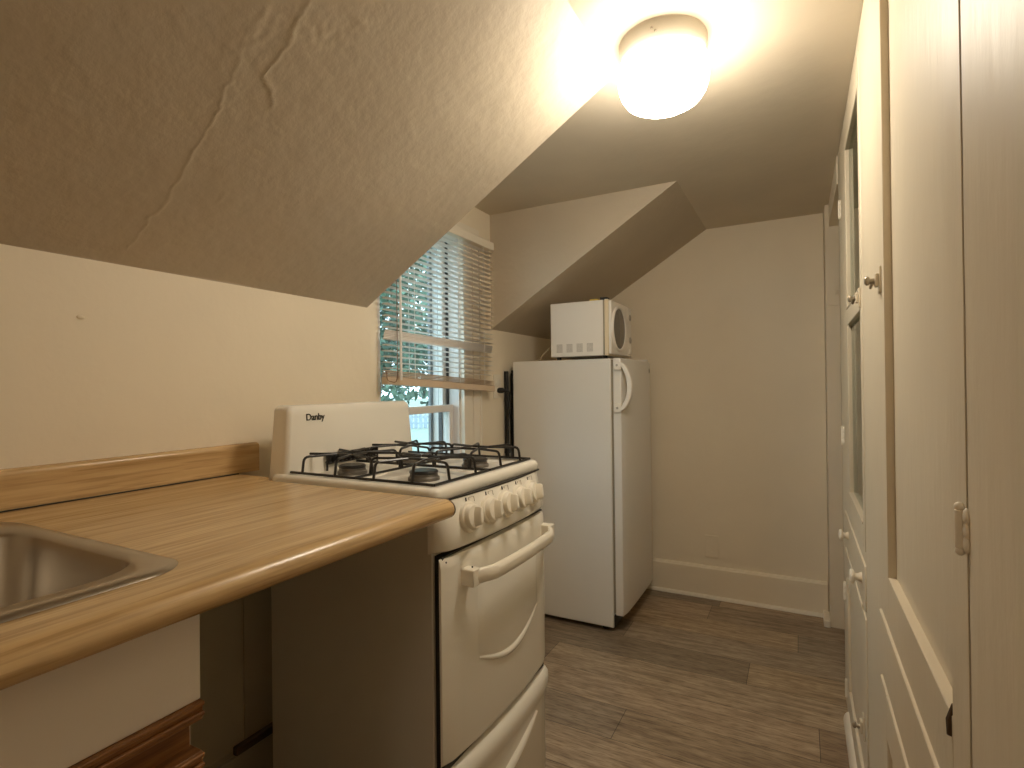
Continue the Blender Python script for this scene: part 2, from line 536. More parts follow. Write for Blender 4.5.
a.box(XO - 0.012, XO, WY0, WY1, WZ1 - 0.03, WZ1).box(XO - 0.012, XO, WY0, WY1, WZ0, WZ0 + 0.03)
a.build('storm_frame', M_STORM, WIN)


def sash(x0, x1, z0, z1, st, bot, top):
    s = MB()
    ya, yb = WY0 + 0.018, WY1 - 0.020
    s.box(x0, x1, ya, ya + st, z0, z1).box(x0, x1, yb - st, yb, z0, z1)
    s.box(x0, x1, ya + st, yb - st, z0, z0 + bot).box(x0, x1, ya + st, yb - st, z1 - top, z1)
    so = s.build('sash', M_SASH, WIN, bevel=0.002)
    g = MB().box((x0 + x1) / 2 - 0.002, (x0 + x1) / 2 + 0.002, ya + st, yb - st, z0 + bot, z1 - top)
    g.build('pane', M_GLASS, so)


sash(XL - 0.088, XL - 0.064, 1.03, WZ1 - 0.012, 0.022, 0.026, 0.03)   # upper sash
sash(XL - 0.052, XL - 0.026, WZ0 + 0.02, 1.058, 0.026, 0.05, 0.03)    # lower sash
MB().box(XL - 0.10, XL + 0.03, WY0 - 0.0, WY1 + 0.10, WZ0 - 0.02, WZ0).build('window_sill', M_TRIM, WIN, bevel=0.003)
# fluted casing on the right of the window
a = MB()
y = WY1 - 0.002
for wd, th in ((0.018, 0.022), (0.004, 0.012), (0.055, 0.018), (0.004, 0.012), (0.05, 0.020), (0.012, 0.026)):
    a.box(XL, XL + th, y, y + wd, WZ0, 1.80); y += wd
a.build('window_casing', M_TRIM, WIN, bevel=0.0015)
MB().box(XL, XL + 0.018, WY0 + 0.02, y, 1.78, 1.85).build('head_casing', M_TRIM, WIN, bevel=0.002)

struct(MB().box(-90, -1.7, -20, 110, -1.75, -1.6), 'ground', M_LAWN)

FD = Vector((-0.63, 0.776, 0))      # the way the window looks
FP = Vector((0.776, 0.63, 0))


def far_fence():
    f = empty('picket_fence', FD * 37 + Vector((0, 0, -1.6)), 'pale blue-grey picket fence on the lawn far beyond the window', 'fence')
    for k in range(-26, 27):
        c = FD * 37 + FP * (k * 0.32)
        p = MB()
        for s, z1 in ((0.0, 0.95),):
            u = FP * 0.11; d = FD * 0.03
            p.prism([c - u + Vector((0, 0, -1.6)), c + u + Vector((0, 0, -1.6)), c + u + Vector((0, 0, -0.72)), c + Vector((0, 0, -0.60)), c - u + Vector((0, 0, -0.72))], d)
        p.build('picket', M_FENCE, f)
    r = MB()
    for z in (-1.3, -0.9):
        c0 = FD * 37.04 - FP * 8.6; u = FP * 17.2
        r.prism([c0 + Vector((0, 0, z)), c0 + FD * 0.05 + Vector((0, 0, z)), c0 + FD * 0.05 + Vector((0, 0, z + 0.1)), c0 + Vector((0, 0, z + 0.1))], u)
    r.build('rail', M_FENCE, f)


far_fence()


def tree(c, crowns, nleaf, size, mat, label, seed):
    rr = random.Random(seed)
    root = empty('leafy_tree', (c[0], c[1], -1.6), label, 'tree', None)
    t = MB()
    top = max(q[2] for q in crowns)
    t.tube([(c[0], c[1], -1.6), (c[0] + .05, c[1], 0), (c[0] - .05, c[1] + .05, top)], [0.2, 0.15, 0.05], 10)
    for q in crowns:
        t.tube([(c[0], c[1], q[2] - 1.0), ((c[0] + q[0]) / 2, (c[1] + q[1]) / 2, q[2] - 0.2), (q[0], q[1], q[2])], [0.08, 0.05, 0.02], 6)
    t.build('trunk', M_BARK, root)
    vs, fs = [], []
    tot = sum(q[3] ** 2 for q in crowns)
    for q in crowns:
        for _ in range(int(nleaf * q[3] ** 2 / tot)):
            d = Vector((rr.gauss(0, 1), rr.gauss(0, 1), rr.gauss(0, 1))).normalized()
            r = q[3] * rr.uniform(0.45, 1.0) ** 0.6
            # clump the leaves on twigs
            p = Vector(q[:3]) + Vector((d.x * r, d.y * r, d.z * r * 0.8))
            if noise.noise(p * 1.9) < -0.12: continue
            s = size * rr.uniform(0.6, 1.3)
            u = Vector((rr.gauss(0, 1), rr.gauss(0, 1), rr.gauss(0, .6))).normalized()
            v = u.orthogonal().normalized()
            v = (Matrix.Rotation(rr.uniform(0, 6.28), 3, u) @ v) * 0.5
            i = len(vs)
            o = Vector((c[0], c[1], -1.6))
            vs += [p - u * s - o, p + v * s - o, p + u * s - o, p - v * s - o]
            fs.append((i, i + 1, i + 2, i + 3))
    me = bpy.data.meshes.new('foliage'); me.from_pydata(vs, [], fs); me.update()
    o = bpy.data.objects.new('foliage', me); COL.objects.link(o); me.materials.append(mat); o.parent = root
    o.data.materials[0] = mat
    return root


def wpt(dist, side, z):
    p = FD * dist + FP * side
    return (p.x, p.y, z)


tree(wpt(9.5, -0.6, 0)[:2], [(*wpt(9.5, -1.1, 2.2), 1.5), (*wpt(9.2, 0.6, 2.5), 1.4), (*wpt(9.8, 0.0, 4.0), 1.7), (*wpt(9.2, -0.2, 1.5), 0.9)], 9000, 0.085, M_LEAF,
     'nearest leafy green tree filling the window behind the blind', 1)
tree(wpt(16, 2.4, 0)[:2], [(*wpt(16, 1.9, 2.2), 1.8), (*wpt(16, 3.2, 3.2), 1.9), (*wpt(15.5, 0.9, 1.4), 1.2), (*wpt(16, 2.2, 5), 2)], 7000, 0.12, M_LEAF2,
     'dark leafy tree on the right outside the window, behind the nearest tree', 2)
tree(wpt(20, -2.8, 0)[:2], [(*wpt(20, -2.6, 1.9), 2.2), (*wpt(20, -1.0, 2.6), 2.0), (*wpt(20, -2.0, 5), 2.6)], 7000, 0.14, M_LEAF2,
     'farthest leafy tree on the left outside the window, above the fence', 3)


# ---------------------------------------------------------------- blind
def blind():
    Y0, Y1, XB = 1.449, 2.19, XL + 0.042
    b = empty('venetian_blind', (XB, (Y0 + Y1) / 2, 1.14), 'white slatted venetian blind hanging partly raised over the window', 'blind')
    MB().box(XB - 0.018, XB + 0.018, Y0 - 0.01, Y1, 1.766, 1.803).build('headrail', M_TRIM, b, bevel=0.003)
    s = MB()
    z = 1.785; n = 0

    def slat(z, tilt, dz, sag=0.0):
        # gently crowned slat; dz lowers its right end
        hw = 0.0125
        rows = []
        for q in range(5):
            u = -1 + q / 2
            off = 0.0016 * (1 - u * u)
            rows.append([(XB + u * hw * math.cos(tilt) - off * math.sin(tilt), yy, z + u * hw * math.sin(tilt) + off * math.cos(tilt) - dz * (yy - Y0) / (Y1 - Y0)) for yy in (Y0, (Y0 + Y1) / 2, Y1)])
        for k in range(4):
            vr = [[s.bm.verts.new(p) for p in rows[k]], [s.bm.verts.new(p) for p in rows[k + 1]]]
            for i in range(2):
                s.bm.faces.new((vr[0][i], vr[0][i + 1], vr[1][i + 1], vr[1][i]))
    zs = 1.752
    while zs > 1.20:
        f = (1.752 - zs) / 0.6
        inb = 1.305 < zs < 1.345
        slat(zs, math.radians(62) if inb else math.radians(5 + random.uniform(-2, 2)), 0.018 * f + random.uniform(-.001, .001))
        zs -= 0.0105 if inb else 0.0203
    so = s.build('slats', M_BLIND, b, smooth=True)
    md = so.modifiers.new('thickness', 'SOLIDIFY'); md.thickness = 0.0006
    r = MB()
    for k in range(4):
        zz = 1.192 - k * 0.006
        r.prism([(XB - 0.013, Y0, zz), (XB + 0.013, Y0, zz), (XB + 0.013, Y1, zz - 0.035), (XB - 0.013, Y1, zz - 0.035)], (0, 0, 0.003))
    r.prism([(XB - 0.015, Y0, 1.146), (XB + 0.015, Y0, 1.146), (XB + 0.015, Y1, 1.111), (XB - 0.015, Y1, 1.111)], (0, 0, 0.026))
    r.build('bottom_rail', M_BLINDRAIL, b, bevel=0.002)
    for yy in (1.60, 1.90, 2.10):
        for dx in (-0.0135, 0.0135):
            MB().tube([(XB + dx, yy, 1.775), (XB + dx, yy, 1.16 - 0.03 * (yy - Y0) / (Y1 - Y0))], 0.0011, 6).build('ladder_cord', M_BLIND, b)
    MB().tube([(XB + 0.03, 1.50, 1.775), (XB + 0.03, 1.50, 1.16)], 0.0045, 8).build('tilt_wand', M_BLIND, b)
    tc = MB().tube(rounded_path([(XB + 0.024, 1.488, 1.775), (XB + 0.024, 1.488, 1.20), (XB + 0.026, 1.482, 1.150), (XB + 0.026, 1.43, 1.158), (XB + 0.02, 1.435, 1.19)], 0.02), 0.0016, 6)
    tc.build('pull_cord', M_TASSEL, b)


blind()


# ---------------------------------------------------------------- wall plates
def plate_on_left(y, z):
    t = empty('wall_outlet', (XL, y, z - 0.06), 'white outlet plate with black plug, on the wall right of the window', 'outlet')
    MB().box(XL, XL + 0.006, y - 0.035, y + 0.035, z - 0.058, z + 0.058).build('cover_plate', M_TRIM, t, bevel=0.002)
    s = MB()
    for dz in (0.02, -0.02):
        s.lathe([(0.015, 0), (0.015, 0.008), (0.013, 0.009)], (XL, y, z + dz), 'X', 16)
    s.build('socket', M_KNOB, t)


plate_on_left(2.305, 1.135)
a = MB()
a.lathe([(0.012, 0), (0.014, 0.006), (0.014, 0.022), (0.009, 0.032), (0.006, 0.04)], (XL + 0.009, 2.305, 1.115), 'X', 14)
a.tube(rounded_path([(XL + 0.045, 2.305, 1.115), (XL + 0.06, 2.32, 1.11), (XL + 0.055, 2.342, 1.05), (XL + 0.035, 2.352, 0.95), (XL + 0.035, 2.354, 0.42)], 0.03), 0.0055, 8)
p_ = MB().tube([(XL + 0.013, 2.382, 1.21), (XL + 0.013, 2.384, 0.0)], 0.0115, 12)  # plain black upright tube with a collar, its purpose unidentified
p_.tube([(XL + 0.013, 2.3825, 0.80), (XL + 0.013, 2.3825, 0.84)], 0.0145, 12)
tag(p_.build('black_column', M_BLACK), 'black upright pipe on the wall just behind the refrigerator', 'column')
tag(a.build('power_cord', M_BLACK), 'black plug and cord hanging from the outlet beside the refrigerator', 'power cord')

o = MB().ball((XL, 0.57, 1.287), 0.006, 0.7, 1.3, 0.8, 12).build('wall_nail', M_WALL)
tag(o, 'small painted-over nail head on the bare wall above the sink', 'nail')
t = empty('blank_wall_plate', (-0.423, YB, 0.215), 'painted-over cover plate low on the back wall above the baseboard', 'wall plate')
MB().box(-0.458, -0.388, YB - 0.009, YB, 0.215, 0.33).build('cover_plate', M_WALL, t, bevel=0.002)
for z in (0.24, 0.305): MB().lathe([(0.004, 0), (0.003, 0.0015)], (-0.423, YB - 0.009, z), '-Y', 10).build('screw', M_WALL, t)
t = empty('light_switch', (0.15, 2.91, 1.49), 'painted light switch plate in the shaded alcove at the far right', 'light switch')
MB().box(0.118, 0.188, 2.904, 2.91, 1.49, 1.605).build('cover_plate', M_WALL, t, bevel=0.002)
MB().box(0.148, 0.158, 2.894, 2.904, 1.54, 1.56).build('toggle', M_WALL, t, bevel=0.002)


# ---------------------------------------------------------------- ceiling lamp
def lamp():
    c = (-0.283, 1.33)
    t = empty('ceiling_lamp', (c[0], c[1], ZC - 0.18), 'round flush ceiling lamp with lit white glass drum and cream metal collar', 'lamp')
    MB().lathe([(0.102, 0.0), (0.102, -0.048), (0.100, -0.052), (0.085, -0.052), (0.085, -0.002)], (c[0], c[1], ZC), 'Z', 48).build('collar', M_KNOB, t)
    pr = [(0.088, -0.045), (0.092, -0.052), (0.103, -0.055), (0.1065, -0.063), (0.107, -0.082), (0.1045, -0.104), (0.099, -0.122), (0.088, -0.138), (0.069, -0.149), (0.043, -0.155), (0.015, -0.157), (0.0, -0.157)]
    MB().lathe(pr, (c[0], c[1], ZC), 'Z', 48).build('glass_shade', M_LAMP, t)
    d = Vector((-c[0], -c[1], 0)).normalized()
    for da in (-0.08, 0.0):
        v = Matrix.Rotation(da - 0.15, 3, 'Z') @ d
        MB().ball((c[0] + v.x * 0.1025, c[1] + v.y * 0.1025, ZC - 0.03 - da * 0.1), 0.003, n=8).build('screw', M_BRASS, t)


lamp()

# ---------------------------------------------------------------- sink counter
ZT = 0.915
YE = 0.872
def front_profile(y):
    pts = [(-0.690, y, ZT)]
    pts += [(-0.615 + 0.023 * math.sin(t), y, ZT - 0.019 + 0.019 * math.cos(t)) for t in [math.pi * i / 10 for i in range(0, 9)]]
    pts += [(-0.608, y, 0.880), (-0.690, y, 0.880)]
    return pts
ct = empty('kitchen_counter', (-0.95, 0.0, 0.87), 'long oak-look laminate worktop with rounded front edge between sink and stove', 'countertop')
a = MB().prism(front_profile(-1.2), (0, YE + 1.2, 0))
a.box(-1.305, -1.17, -1.2, 0.905, 0.877, ZT).box(-1.17, -0.69, 0.40, YE, 0.877, ZT).box(-1.17, -0.69, -1.2, -0.30, 0.877, ZT)
a.build('worktop', M_COUNTER, ct)
pr = [(-1.309, -1.2, 0.9165), (-1.287, -1.2, 0.9165), (-1.287, -1.2, 0.978)] + [(-1.297 + 0.010 * math.cos(q), -1.2, 0.980 + 0.011 * math.sin(q)) for q in [math.pi / 2 * i / 5 for i in range(6)]] + [(-1.309, -1.2, 0.991)]
o = MB().prism(pr, (0, 0.968 + 1.2, 0)).build('backsplash', M_COUNTER, ct)
MB().box(-1.2865, -1.283, -1.2, 0.905, ZT, 0.9175).build('backsplash_seam', M_BLACK, ct)
MB().prism([(p[0] , YE + 0.0005, p[2]) for p in front_profile(0)], (0, 0.0035, 0)).build('end_trim', M_DARKWOOD, ct)

sk = empty('kitchen_sink', (-0.93, 0.1, 0.74), 'stainless steel drop-in sink with rounded bowl set in the oak-look counter', 'sink')
r0 = rrect(-1.20, -0.668, -0.33, 0.413, 0.055, ZT + 0.0005)
r1 = rrect(-1.198, -0.670, -0.328, 0.406, 0.054, ZT + 0.003)
r2 = rrect(-1.110, -0.706, -0.288, 0.391, 0.085, ZT + 0.0035)
r3 = rrect(-1.105, -0.711, -0.283, 0.386, 0.082, ZT - 0.004)
r4 = rrect(-1.095, -0.721, -0.270, 0.376, 0.078, ZT - 0.12)
r5 = rrect(-1.080, -0.736, -0.255, 0.361, 0.07, ZT - 0.155)
r6 = rrect(-1.050, -0.766, -0.225, 0.32, 0.05, ZT - 0.17)
MB().loops([r0, r1, r2, r3, r4, r5, r6], cap0=False, cap1=True).build('basin', M_STEEL, sk, angle=60)
MB().lathe([(0.045, 0.0), (0.045, 0.003), (0.036, 0.004), (0.03, -0.0005), (0.0, -0.0005)], (-0.91, 0.06, ZT - 0.1695), 'Z', 24).build('drain', M_BRASS, sk)

# sink base cabinet with oak finger-pull strips
XF = -0.652
cb = empty('sink_cabinet', (-0.97, -0.2, 0.0), 'white laminate sink cabinet with dark oak strips under the counter', 'cabinet')
a = MB()
a.box(-1.29, -0.675, 0.395, 0.407, 0.0, 0.876).box(-1.29, -0.675, -1.0, -0.983, 0.0, 0.876).box(-1.29, -0.675, -0.983, 0.395, 0.10, 0.117)
a.box(-0.74, -0.72, -0.983, 0.395, 0.0, 0.10)
a.build('carcass', M_WHITELAM, cb, bevel=0.001)
a = MB().box(-0.676, XF - 0.018, -1.0, 0.404, 0.655, 0.725)
a.box(-0.676, XF - 0.018, -1.0, 0.404, 0.10, 0.13)
a.build('face_rail', M_OAK, cb, bevel=0.002)
MB().box(-0.675, XF, -1.0, 0.406, 0.756, 0.876).build('false_drawer_front', M_WHITELAM, cb, bevel=0.0015)
a = MB()
for k in range(4):
    a.box(-0.675, XF + 0.004 + 0.004 * (k % 2), -1.0, 0.406, 0.7325 + k * 0.006, 0.7375 + k * 0.006)
a.box(-0.675, XF + 0.003, -1.0, 0.406, 0.732, 0.756)
a.build('pull_strip', M_OAK, cb, bevel=0.001)
for k, (ya, yb) in enumerate(((-0.295, 0.406), (-1.0, -0.305))):
    d = MB().box(-0.675, XF, ya, yb, 0.13, 0.668).build('cabinet_door', M_WHITELAM, cb, bevel=0.0015)
    s = MB()
    for q in range(4):
        s.box(-0.675, XF + 0.004 + 0.004 * (q % 2), ya, yb, 0.670 + q * 0.006, 0.675 + q * 0.006)
    s.box(-0.675, XF + 0.003, ya, yb, 0.668, 0.694)
    s.build('pull_strip', M_OAK, d, bevel=0.001)


# ---------------------------------------------------------------- gas stove
def bow(y, edge, out, yc=1.17, hw=0.255):
    u = (y - yc) / hw
    return edge + out * (1 - u * u)


def bowed(mb, y0, y1, z0, z1, back, edge, out, n=16, lean=0.0):
    """Slab with a front that bows towards the room, standing from z0 to z1."""
    rings = []
    for z, dx in ((z0, 0.0), (z1, lean)):
        loop = [(back, y0, z)] + [(bow(y0 + (y1 - y0) * i / n, edge + dx, out), y0 + (y1 - y0) * i / n, z) for i in range(n + 1)] + [(back, y1, z)]
        rings.append(loop)
    mb.loops(rings)
    return mb


SY0, SY1 = 0.915, 1.425
SYC = (SY0 + SY1) / 2
DE, DB = -0.652, 0.016        # front of door and panel at the sides, and how far they bow out


def stove():
    t = empty('gas_stove', (-0.93, SYC, 0), 'white freestanding gas stove with black wire grates and five knobs beside the counter', 'stove')
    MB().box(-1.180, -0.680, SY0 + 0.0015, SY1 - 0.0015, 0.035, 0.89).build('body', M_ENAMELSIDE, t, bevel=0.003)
    MB().box(-0.682, -0.660, SY0 + 0.010, SY1 - 0.010, 0.05, 0.78).build('door_gap', M_BLACK, t)
    for x in (-1.13, -0.74):
        for y in (SY0 + 0.05, SY1 - 0.05):
            MB().lathe([(0.018, 0), (0.018, 0.012), (0.01, 0.014), (0.01, 0.036)], (x, y, 0), 'Z', 14).build('foot', M_BLACK, t)
    # cooktop: raised rim round a sunken tray
    zt = 0.921
    def topring(ins, z, r, fr):
        P = rrect(-1.180 + ins, -0.672 - ins, SY0 + ins, SY1 - ins, r, z, 6)
        out = []
        for x, y, zz in P:
            k = max(0.0, (x + 1.0) / 0.34)
            u = (y - SYC) / 0.255
            out.append((x + fr * 0.012 * max(0, 1 - u * u) * k, y, zz))
        return out
    c = MB().loops([topring(0.002, 0.890, 0.02, 1), topring(-0.002, 0.895, 0.022, 1), topring(-0.002, zt - 0.010, 0.022, 1), topring(0.002, zt - 0.003, 0.02, 1), topring(0.010, zt, 0.016, 1),
                    topring(0.022, zt, 0.012, 0.6), topring(0.030, zt - 0.008, 0.012, 0.4), topring(0.05, zt - 0.011, 0.012, 0.2)])
    # four shallow dishes round the burners
    spots = [(-1.034, SYC - 0.117), (-1.034, SYC + 0.117), (-0.803, SYC - 0.117), (-0.803, SYC + 0.117)]
    for x, y in spots:
        c.lathe([(0.095, -0.004), (0.088, 0.003), (0.06, -0.001), (0.03, 0.002), (0.0, 0.002)], (x, y, zt - 0.011), 'Z', 28)
    c.build('cooktop', M_ENAMEL, t, angle=50)
    # control panel, leaning back slightly, bowed
    p = MB()
    n = 18
    rings = []
    for z, dx in ((0.785, -0.012), (0.790, 0.001), (0.798, 0.005), (0.84, -0.002), (0.884, -0.013), (0.893, -0.018)):
        lp = [(-0.69, SY0, z)]
        for i in range(n + 1):
            y = SY0 + (SY1 - SY0) * i / n
            e = min(i, n - i)
            rd = -0.020 if e == 0 else (-0.003 if e == 1 else 0.0)
            lp.append((bow(y, DE - 0.002 + dx, DB) + rd, y, z))
        lp.append((-0.69, SY1, z))
        rings.append(lp)
    p.loops(rings)
    p.build('control_panel', M_ENAMEL, t, angle=60)
    bowed(MB(), SY0 + 0.004, SY1 - 0.004, 0.8912, 0.8945, -0.69, DE - 0.0175, DB).build('panel_seam', M_BLACK, t)
    for k in range(5):
        y = SYC + (k - 2) * 0.0755 - 0.006 - (0.003 if k == 0 else 0)
        x = bow(y, DE - 0.006, DB)
        nrm = Vector((1, 0, 0.10))
        dy = -2 * DB * (y - SYC) / 0.255 ** 2
        sl = Matrix.Translation((x, y, 0.846)) @ Matrix.Rotation(math.atan(-dy) * -1 * -1, 4, 'Z') @ Matrix.Rotation(math.radians(-12), 4, 'Y')
        kb = MB().lathe([(0.0335, 0), (0.0335, 0.005), (0.0320, 0.008), (0.0275, 0.009), (0.0265, 0.018), (0.0245, 0.020), (0.0, 0.020)], (0, 0, 0), 'X', 32)
        kb.xform(sl)
        ko = kb.build('knob', M_KNOB, t, angle=40)
        g = MB()
        rng = []
        for xx, sc in ((0.018, 1.05), (0.034, 0.95), (0.038, 0.78)):
            rng.append([(xx, 0.0062 * sc * s1, h * sc * 0.98) for s1, h in ((-1, -0.012), (-0.55, -0.021), (0.55, -0.021), (1, -0.012), (1, 0.006), (0.45, 0.021), (-0.45, 0.021), (-1, 0.006))])
        g.loops(rng)
        g.xform(sl @ Matrix.Rotation(math.radians(-14), 4, 'X'))
        g.build('grip', M_KNOB, ko, bevel=0.0015)
        mk = MB().box(0.0, 0.0012, -0.0016, 0.0016, 0.035, 0.043)
        mk.xform(sl); mk.build('pointer_mark', M_BLACK, t)
        fr = MB()
        for (a0, a1, b0, b1) in ((0.010, 0.030, 0.0410, 0.0418), (0.0292, 0.030, 0.030, 0.0418), (0.010, 0.0108, 0.036, 0.0418)):
            fr.box(0.0, 0.0008, a0, a1, b0, b1)
        fr.xform(sl); fr.build('burner_diagram', M_GASKET, t)
    # oven door
    d = MB()
    rings = []
    for z, dx in ((0.348, -0.005), (0.352, -0.002), (0.362, 0.0), (0.755, 0.0), (0.768, -0.002), (0.776, -0.006)):
        lp = [(-0.664, SY0 + 0.002, z)]
        for i in range(n + 1):
            y = SY0 + 0.002 + (SY1 - SY0 - 0.004) * i / n
            e = min(i, n - i)
            lp.append((bow(y, DE + dx, DB) - (0.007 if e == 0 else 0.0), y, z))
        lp.append((-0.664, SY1 - 0.002, z))
        rings.append(lp)
    d.loops(rings)
    # embossed field with a sweeping lower edge
    top, ya, yb = 0.690, 1.03, 1.345
    m = 20
    for lay in range(1):
        ring_o, ring_i = [], []
        ys = [ya + (yb - ya) * i / m for i in range(m + 1)]
        low = [0.535 + 0.012 * ((y - ya) / (yb - ya)) - 0.045 * math.sin(math.pi * (y - ya) / (yb - ya)) for y in ys]
        ring_o = [(y, z) for y, z in zip(ys, low)] + [(y, top) for y in reversed(ys)]
        cyy = (ya + yb) / 2; czz = 0.62
        f0 = [(bow(y, DE - 0.0005, DB), y, z) for y, z in ring_o]
        f1 = [(bow(cyy + (y - cyy) * 0.95, DE + 0.0025, DB), cyy + (y - cyy) * 0.95, czz + (z - czz) * 0.9) for y, z in ring_o]
        nn = len(ring_o)
        va = [d.bm.verts.new(q) for q in f0]; vb = [d.bm.verts.new(q) for q in f1]
        for i in range(nn):
            d.bm.faces.new((va[i], va[(i + 1) % nn], vb[(i + 1) % nn], vb[i]))
        for i in range(m):
            d.bm.faces.new((vb[i], vb[i + 1], vb[nn - 2 - i], vb[nn - 1 - i]))
    pts, rr = [], []
    for i in range(17):
        u = i / 16
        y = 1.035 + 0.305 * u
        z = 0.528 + 0.010 * u - 0.045 * math.sin(math.pi * u)
        pts.append((bow(y, DE - 0.002, DB), y, z)); rr.append(0.0015 + 0.0075 * math.sin(math.pi * (0.08 + 0.84 * u)))
    d.tube(pts, rr, 8)
    door = d.build('oven_door', M_ENAMEL, t, angle=60)
    h = MB()
    path, hw = [], []
    for i in range(21):
        u = i / 20
        y = SY0 + 0.062 + 0.43 * u
        e = min(u, 1 - u)
        x = bow(y, DE, DB) + 0.008 + 0.034 * min(1, e / 0.14) ** 0.6
        path.append((x, y))
    hz = 0.727
    rings = []
    for x, y in path:
        rings.append([(x - 0.008, y, hz - 0.014), (x + 0.004, y, hz - 0.018), (x + 0.009, y, hz - 0.008), (x + 0.009, y, hz + 0.008), (x + 0.003, y, hz + 0.015), (x - 0.008, y, hz + 0.014)])
    h.loops(rings)
    for y0 in (SY0 + 0.058, SY0 + 0.468):
        xf = bow(y0 + 0.012, DE, DB)
        h.box(xf - 0.006, xf + 0.03, y0, y0 + 0.028, hz - 0.020, hz + 0.017)
    h.build('handle', M_KNOB, door, bevel=0.003, segs=3, angle=50)
    for q in ((DE - 0.004, SY0 + 0.017, 0.7675), (bow(SY0 + 0.075, DE, DB) + 0.016, SY0 + 0.075, hz + 0.0185)):
        MB().ball(q, 0.0021, n=8).build('door_screw', M_BLACK, door)
    # drawer with a rolled upper lip
    w_ = MB()
    rings = []
    for z, dx in ((0.045, 0.0), (0.055, 0.004), (0.255, 0.004), (0.275, 0.010), (0.300, 0.016), (0.318, 0.014), (0.328, 0.006), (0.331, 0.0)):
        lp = [(-0.664, SY0 + 0.002, z)]
        for i in range(n + 1):
            y = SY0 + 0.002 + (SY1 - SY0 - 0.004) * i / n
            e = min(i, n - i)
            lp.append((bow(y, DE - 0.006 + dx, DB) - (0.007 if e == 0 else 0.0), y, z))
        lp.append((-0.664, SY1 - 0.002, z))
        rings.append(lp)
    w_.loops(rings)
    pts, rr = [], []
    for i in range(13):
        u = i / 12
        y = 1.03 + 0.30 * u
        pts.append((bow(y, DE - 0.002, DB), y, 0.185 + 0.065 * u ** 1.5)); rr.append(0.002 + 0.011 * math.sin(math.pi * (0.08 + 0.84 * u)))
    w_.tube(pts, rr, 8)
    w_.build('drawer', M_ENAMEL, t, angle=60)
    # backguard: leaning slab, rounded corners
    g = MB()
    nn = 8
    y0, y1 = SY0 + 0.010, SY1 + 0.006
    zb, ztop = 0.905, 1.091
    for side in (0,):
        rings = []
        # outline in Y-z, front leans back
        def outline(ins, x_b, x_t):
            out = []
            rad = 0.018
            pts = [(y0 + ins, zb)]
            for k in range(nn + 1):
                a_ = math.pi - math.pi / 2 * k / nn
                pts.append((y0 + ins + 0.016 + rad + rad * math.cos(a_), ztop - ins - rad + rad * math.sin(a_)))
            for k in range(nn + 1):
                a_ = math.pi / 2 - math.pi / 2 * k / nn
                pts.append((y1 - ins - 0.010 - rad + rad * math.cos(a_), ztop - ins - rad + rad * math.sin(a_)))
            pts.append((y1 - ins, zb))
            for y, z in pts:
                f = (z - zb) / (ztop - zb)
                out.append((x_b + (x_t - x_b) * f, y, z))
            return out
        g.loops([outline(0, -1.192, -1.192), outline(0, -1.142, -1.152), outline(0.003, -1.133, -1.143), outline(0.010, -1.128, -1.139)])
    bgd = g.build('backguard', M_ENAMEL, t, angle=50)
    v = MB()
    v.tube([(-1.122, 1.05, 0.932), (-1.122, 1.245, 0.932)], 0.003, 6)
    for yv in (1.05, 1.245): v.tube([(-1.122, yv, 0.912), (-1.122, yv, 0.956)], 0.003, 6)
    for k in range(13):
        y = 1.05 + k * 0.0148
        v.prism([(-1.130, y, 0.933), (-1.116, y, 0.933), (-1.116, y + 0.012, 0.955), (-1.130, y + 0.012, 0.955)], (0, 0.0022, 0.0))
    v.tube([(-1.122, 1.05, 0.956), (-1.122, 1.245, 0.956)], 0.004, 6)
    v.build('vent_grille', M_IRON, bgd)
    # lettering on the guard
    cu = bpy.data.curves.new('maker_lettering', 'FONT')
    cu.body = 'Danby'
    cu.size = 0.034; cu.extrude = 0.0006; cu.offset = 0.0005; cu.space_character = 0.95
    tmp = bpy.data.objects.new('tmp_lettering', cu); COL.objects.link(tmp)
    bpy.context.view_layer.update()
    me = bpy.data.meshes.new_from_object(tmp.evaluated_get(bpy.context.evaluated_depsgraph_get()))
    bpy.data.objects.remove(tmp)
    me.name = 'maker_lettering'
    lo = bpy.data.objects.new('maker_lettering', me); COL.objects.link(lo)
    me.materials.clear(); me.materials.append(M_BLACK)
    wd = max(q.co.x for q in me.vertices)
    sc = 0.063 / wd
    tilt = math.atan(0.011 / (ztop - zb))
    zz = 1.051
    xx = -1.128 - 0.011 * (zz - zb) / (ztop - zb) + 0.0012
    mat = Matrix.Translation((xx, 0.993, zz)) @ Matrix.Rotation(-tilt, 4, 'Y') @ Matrix(((0, 0, 1, 0), (1, 0, 0, 0), (0, 1, 0, 0), (0, 0, 0, 1))) @ Matrix.Diagonal((sc, sc, sc, 1))
    me.transform(Matrix.Translation(-ORIGIN[bgd]) @ mat)
    lo.parent = bgd
    lo['label'] = 'small black maker lettering'
    # burners
    for i, (x, y) in enumerate(spots):
        b = MB().lathe([(0.038, -0.010), (0.038, -0.003), (0.034, 0.000), (0.033, 0.006), (0.026, 0.007), (0, 0.007)], (x, y, zt), 'Z', 32).build('burner', M_BURNER, t)
        MB().lathe([(0.030, 0.006), (0.034, 0.007), (0.035, 0.011), (0.031, 0.014), (0.018, 0.013), (0, 0.0135)], (x, y, zt), 'Z', 32).build('burner_cap', M_IRON, b)
    # wire grates: a square of wire round each burner with bent fingers, two squares to a grate
    zf, zh, r = zt + 0.004, zt + 0.043, 0.0034
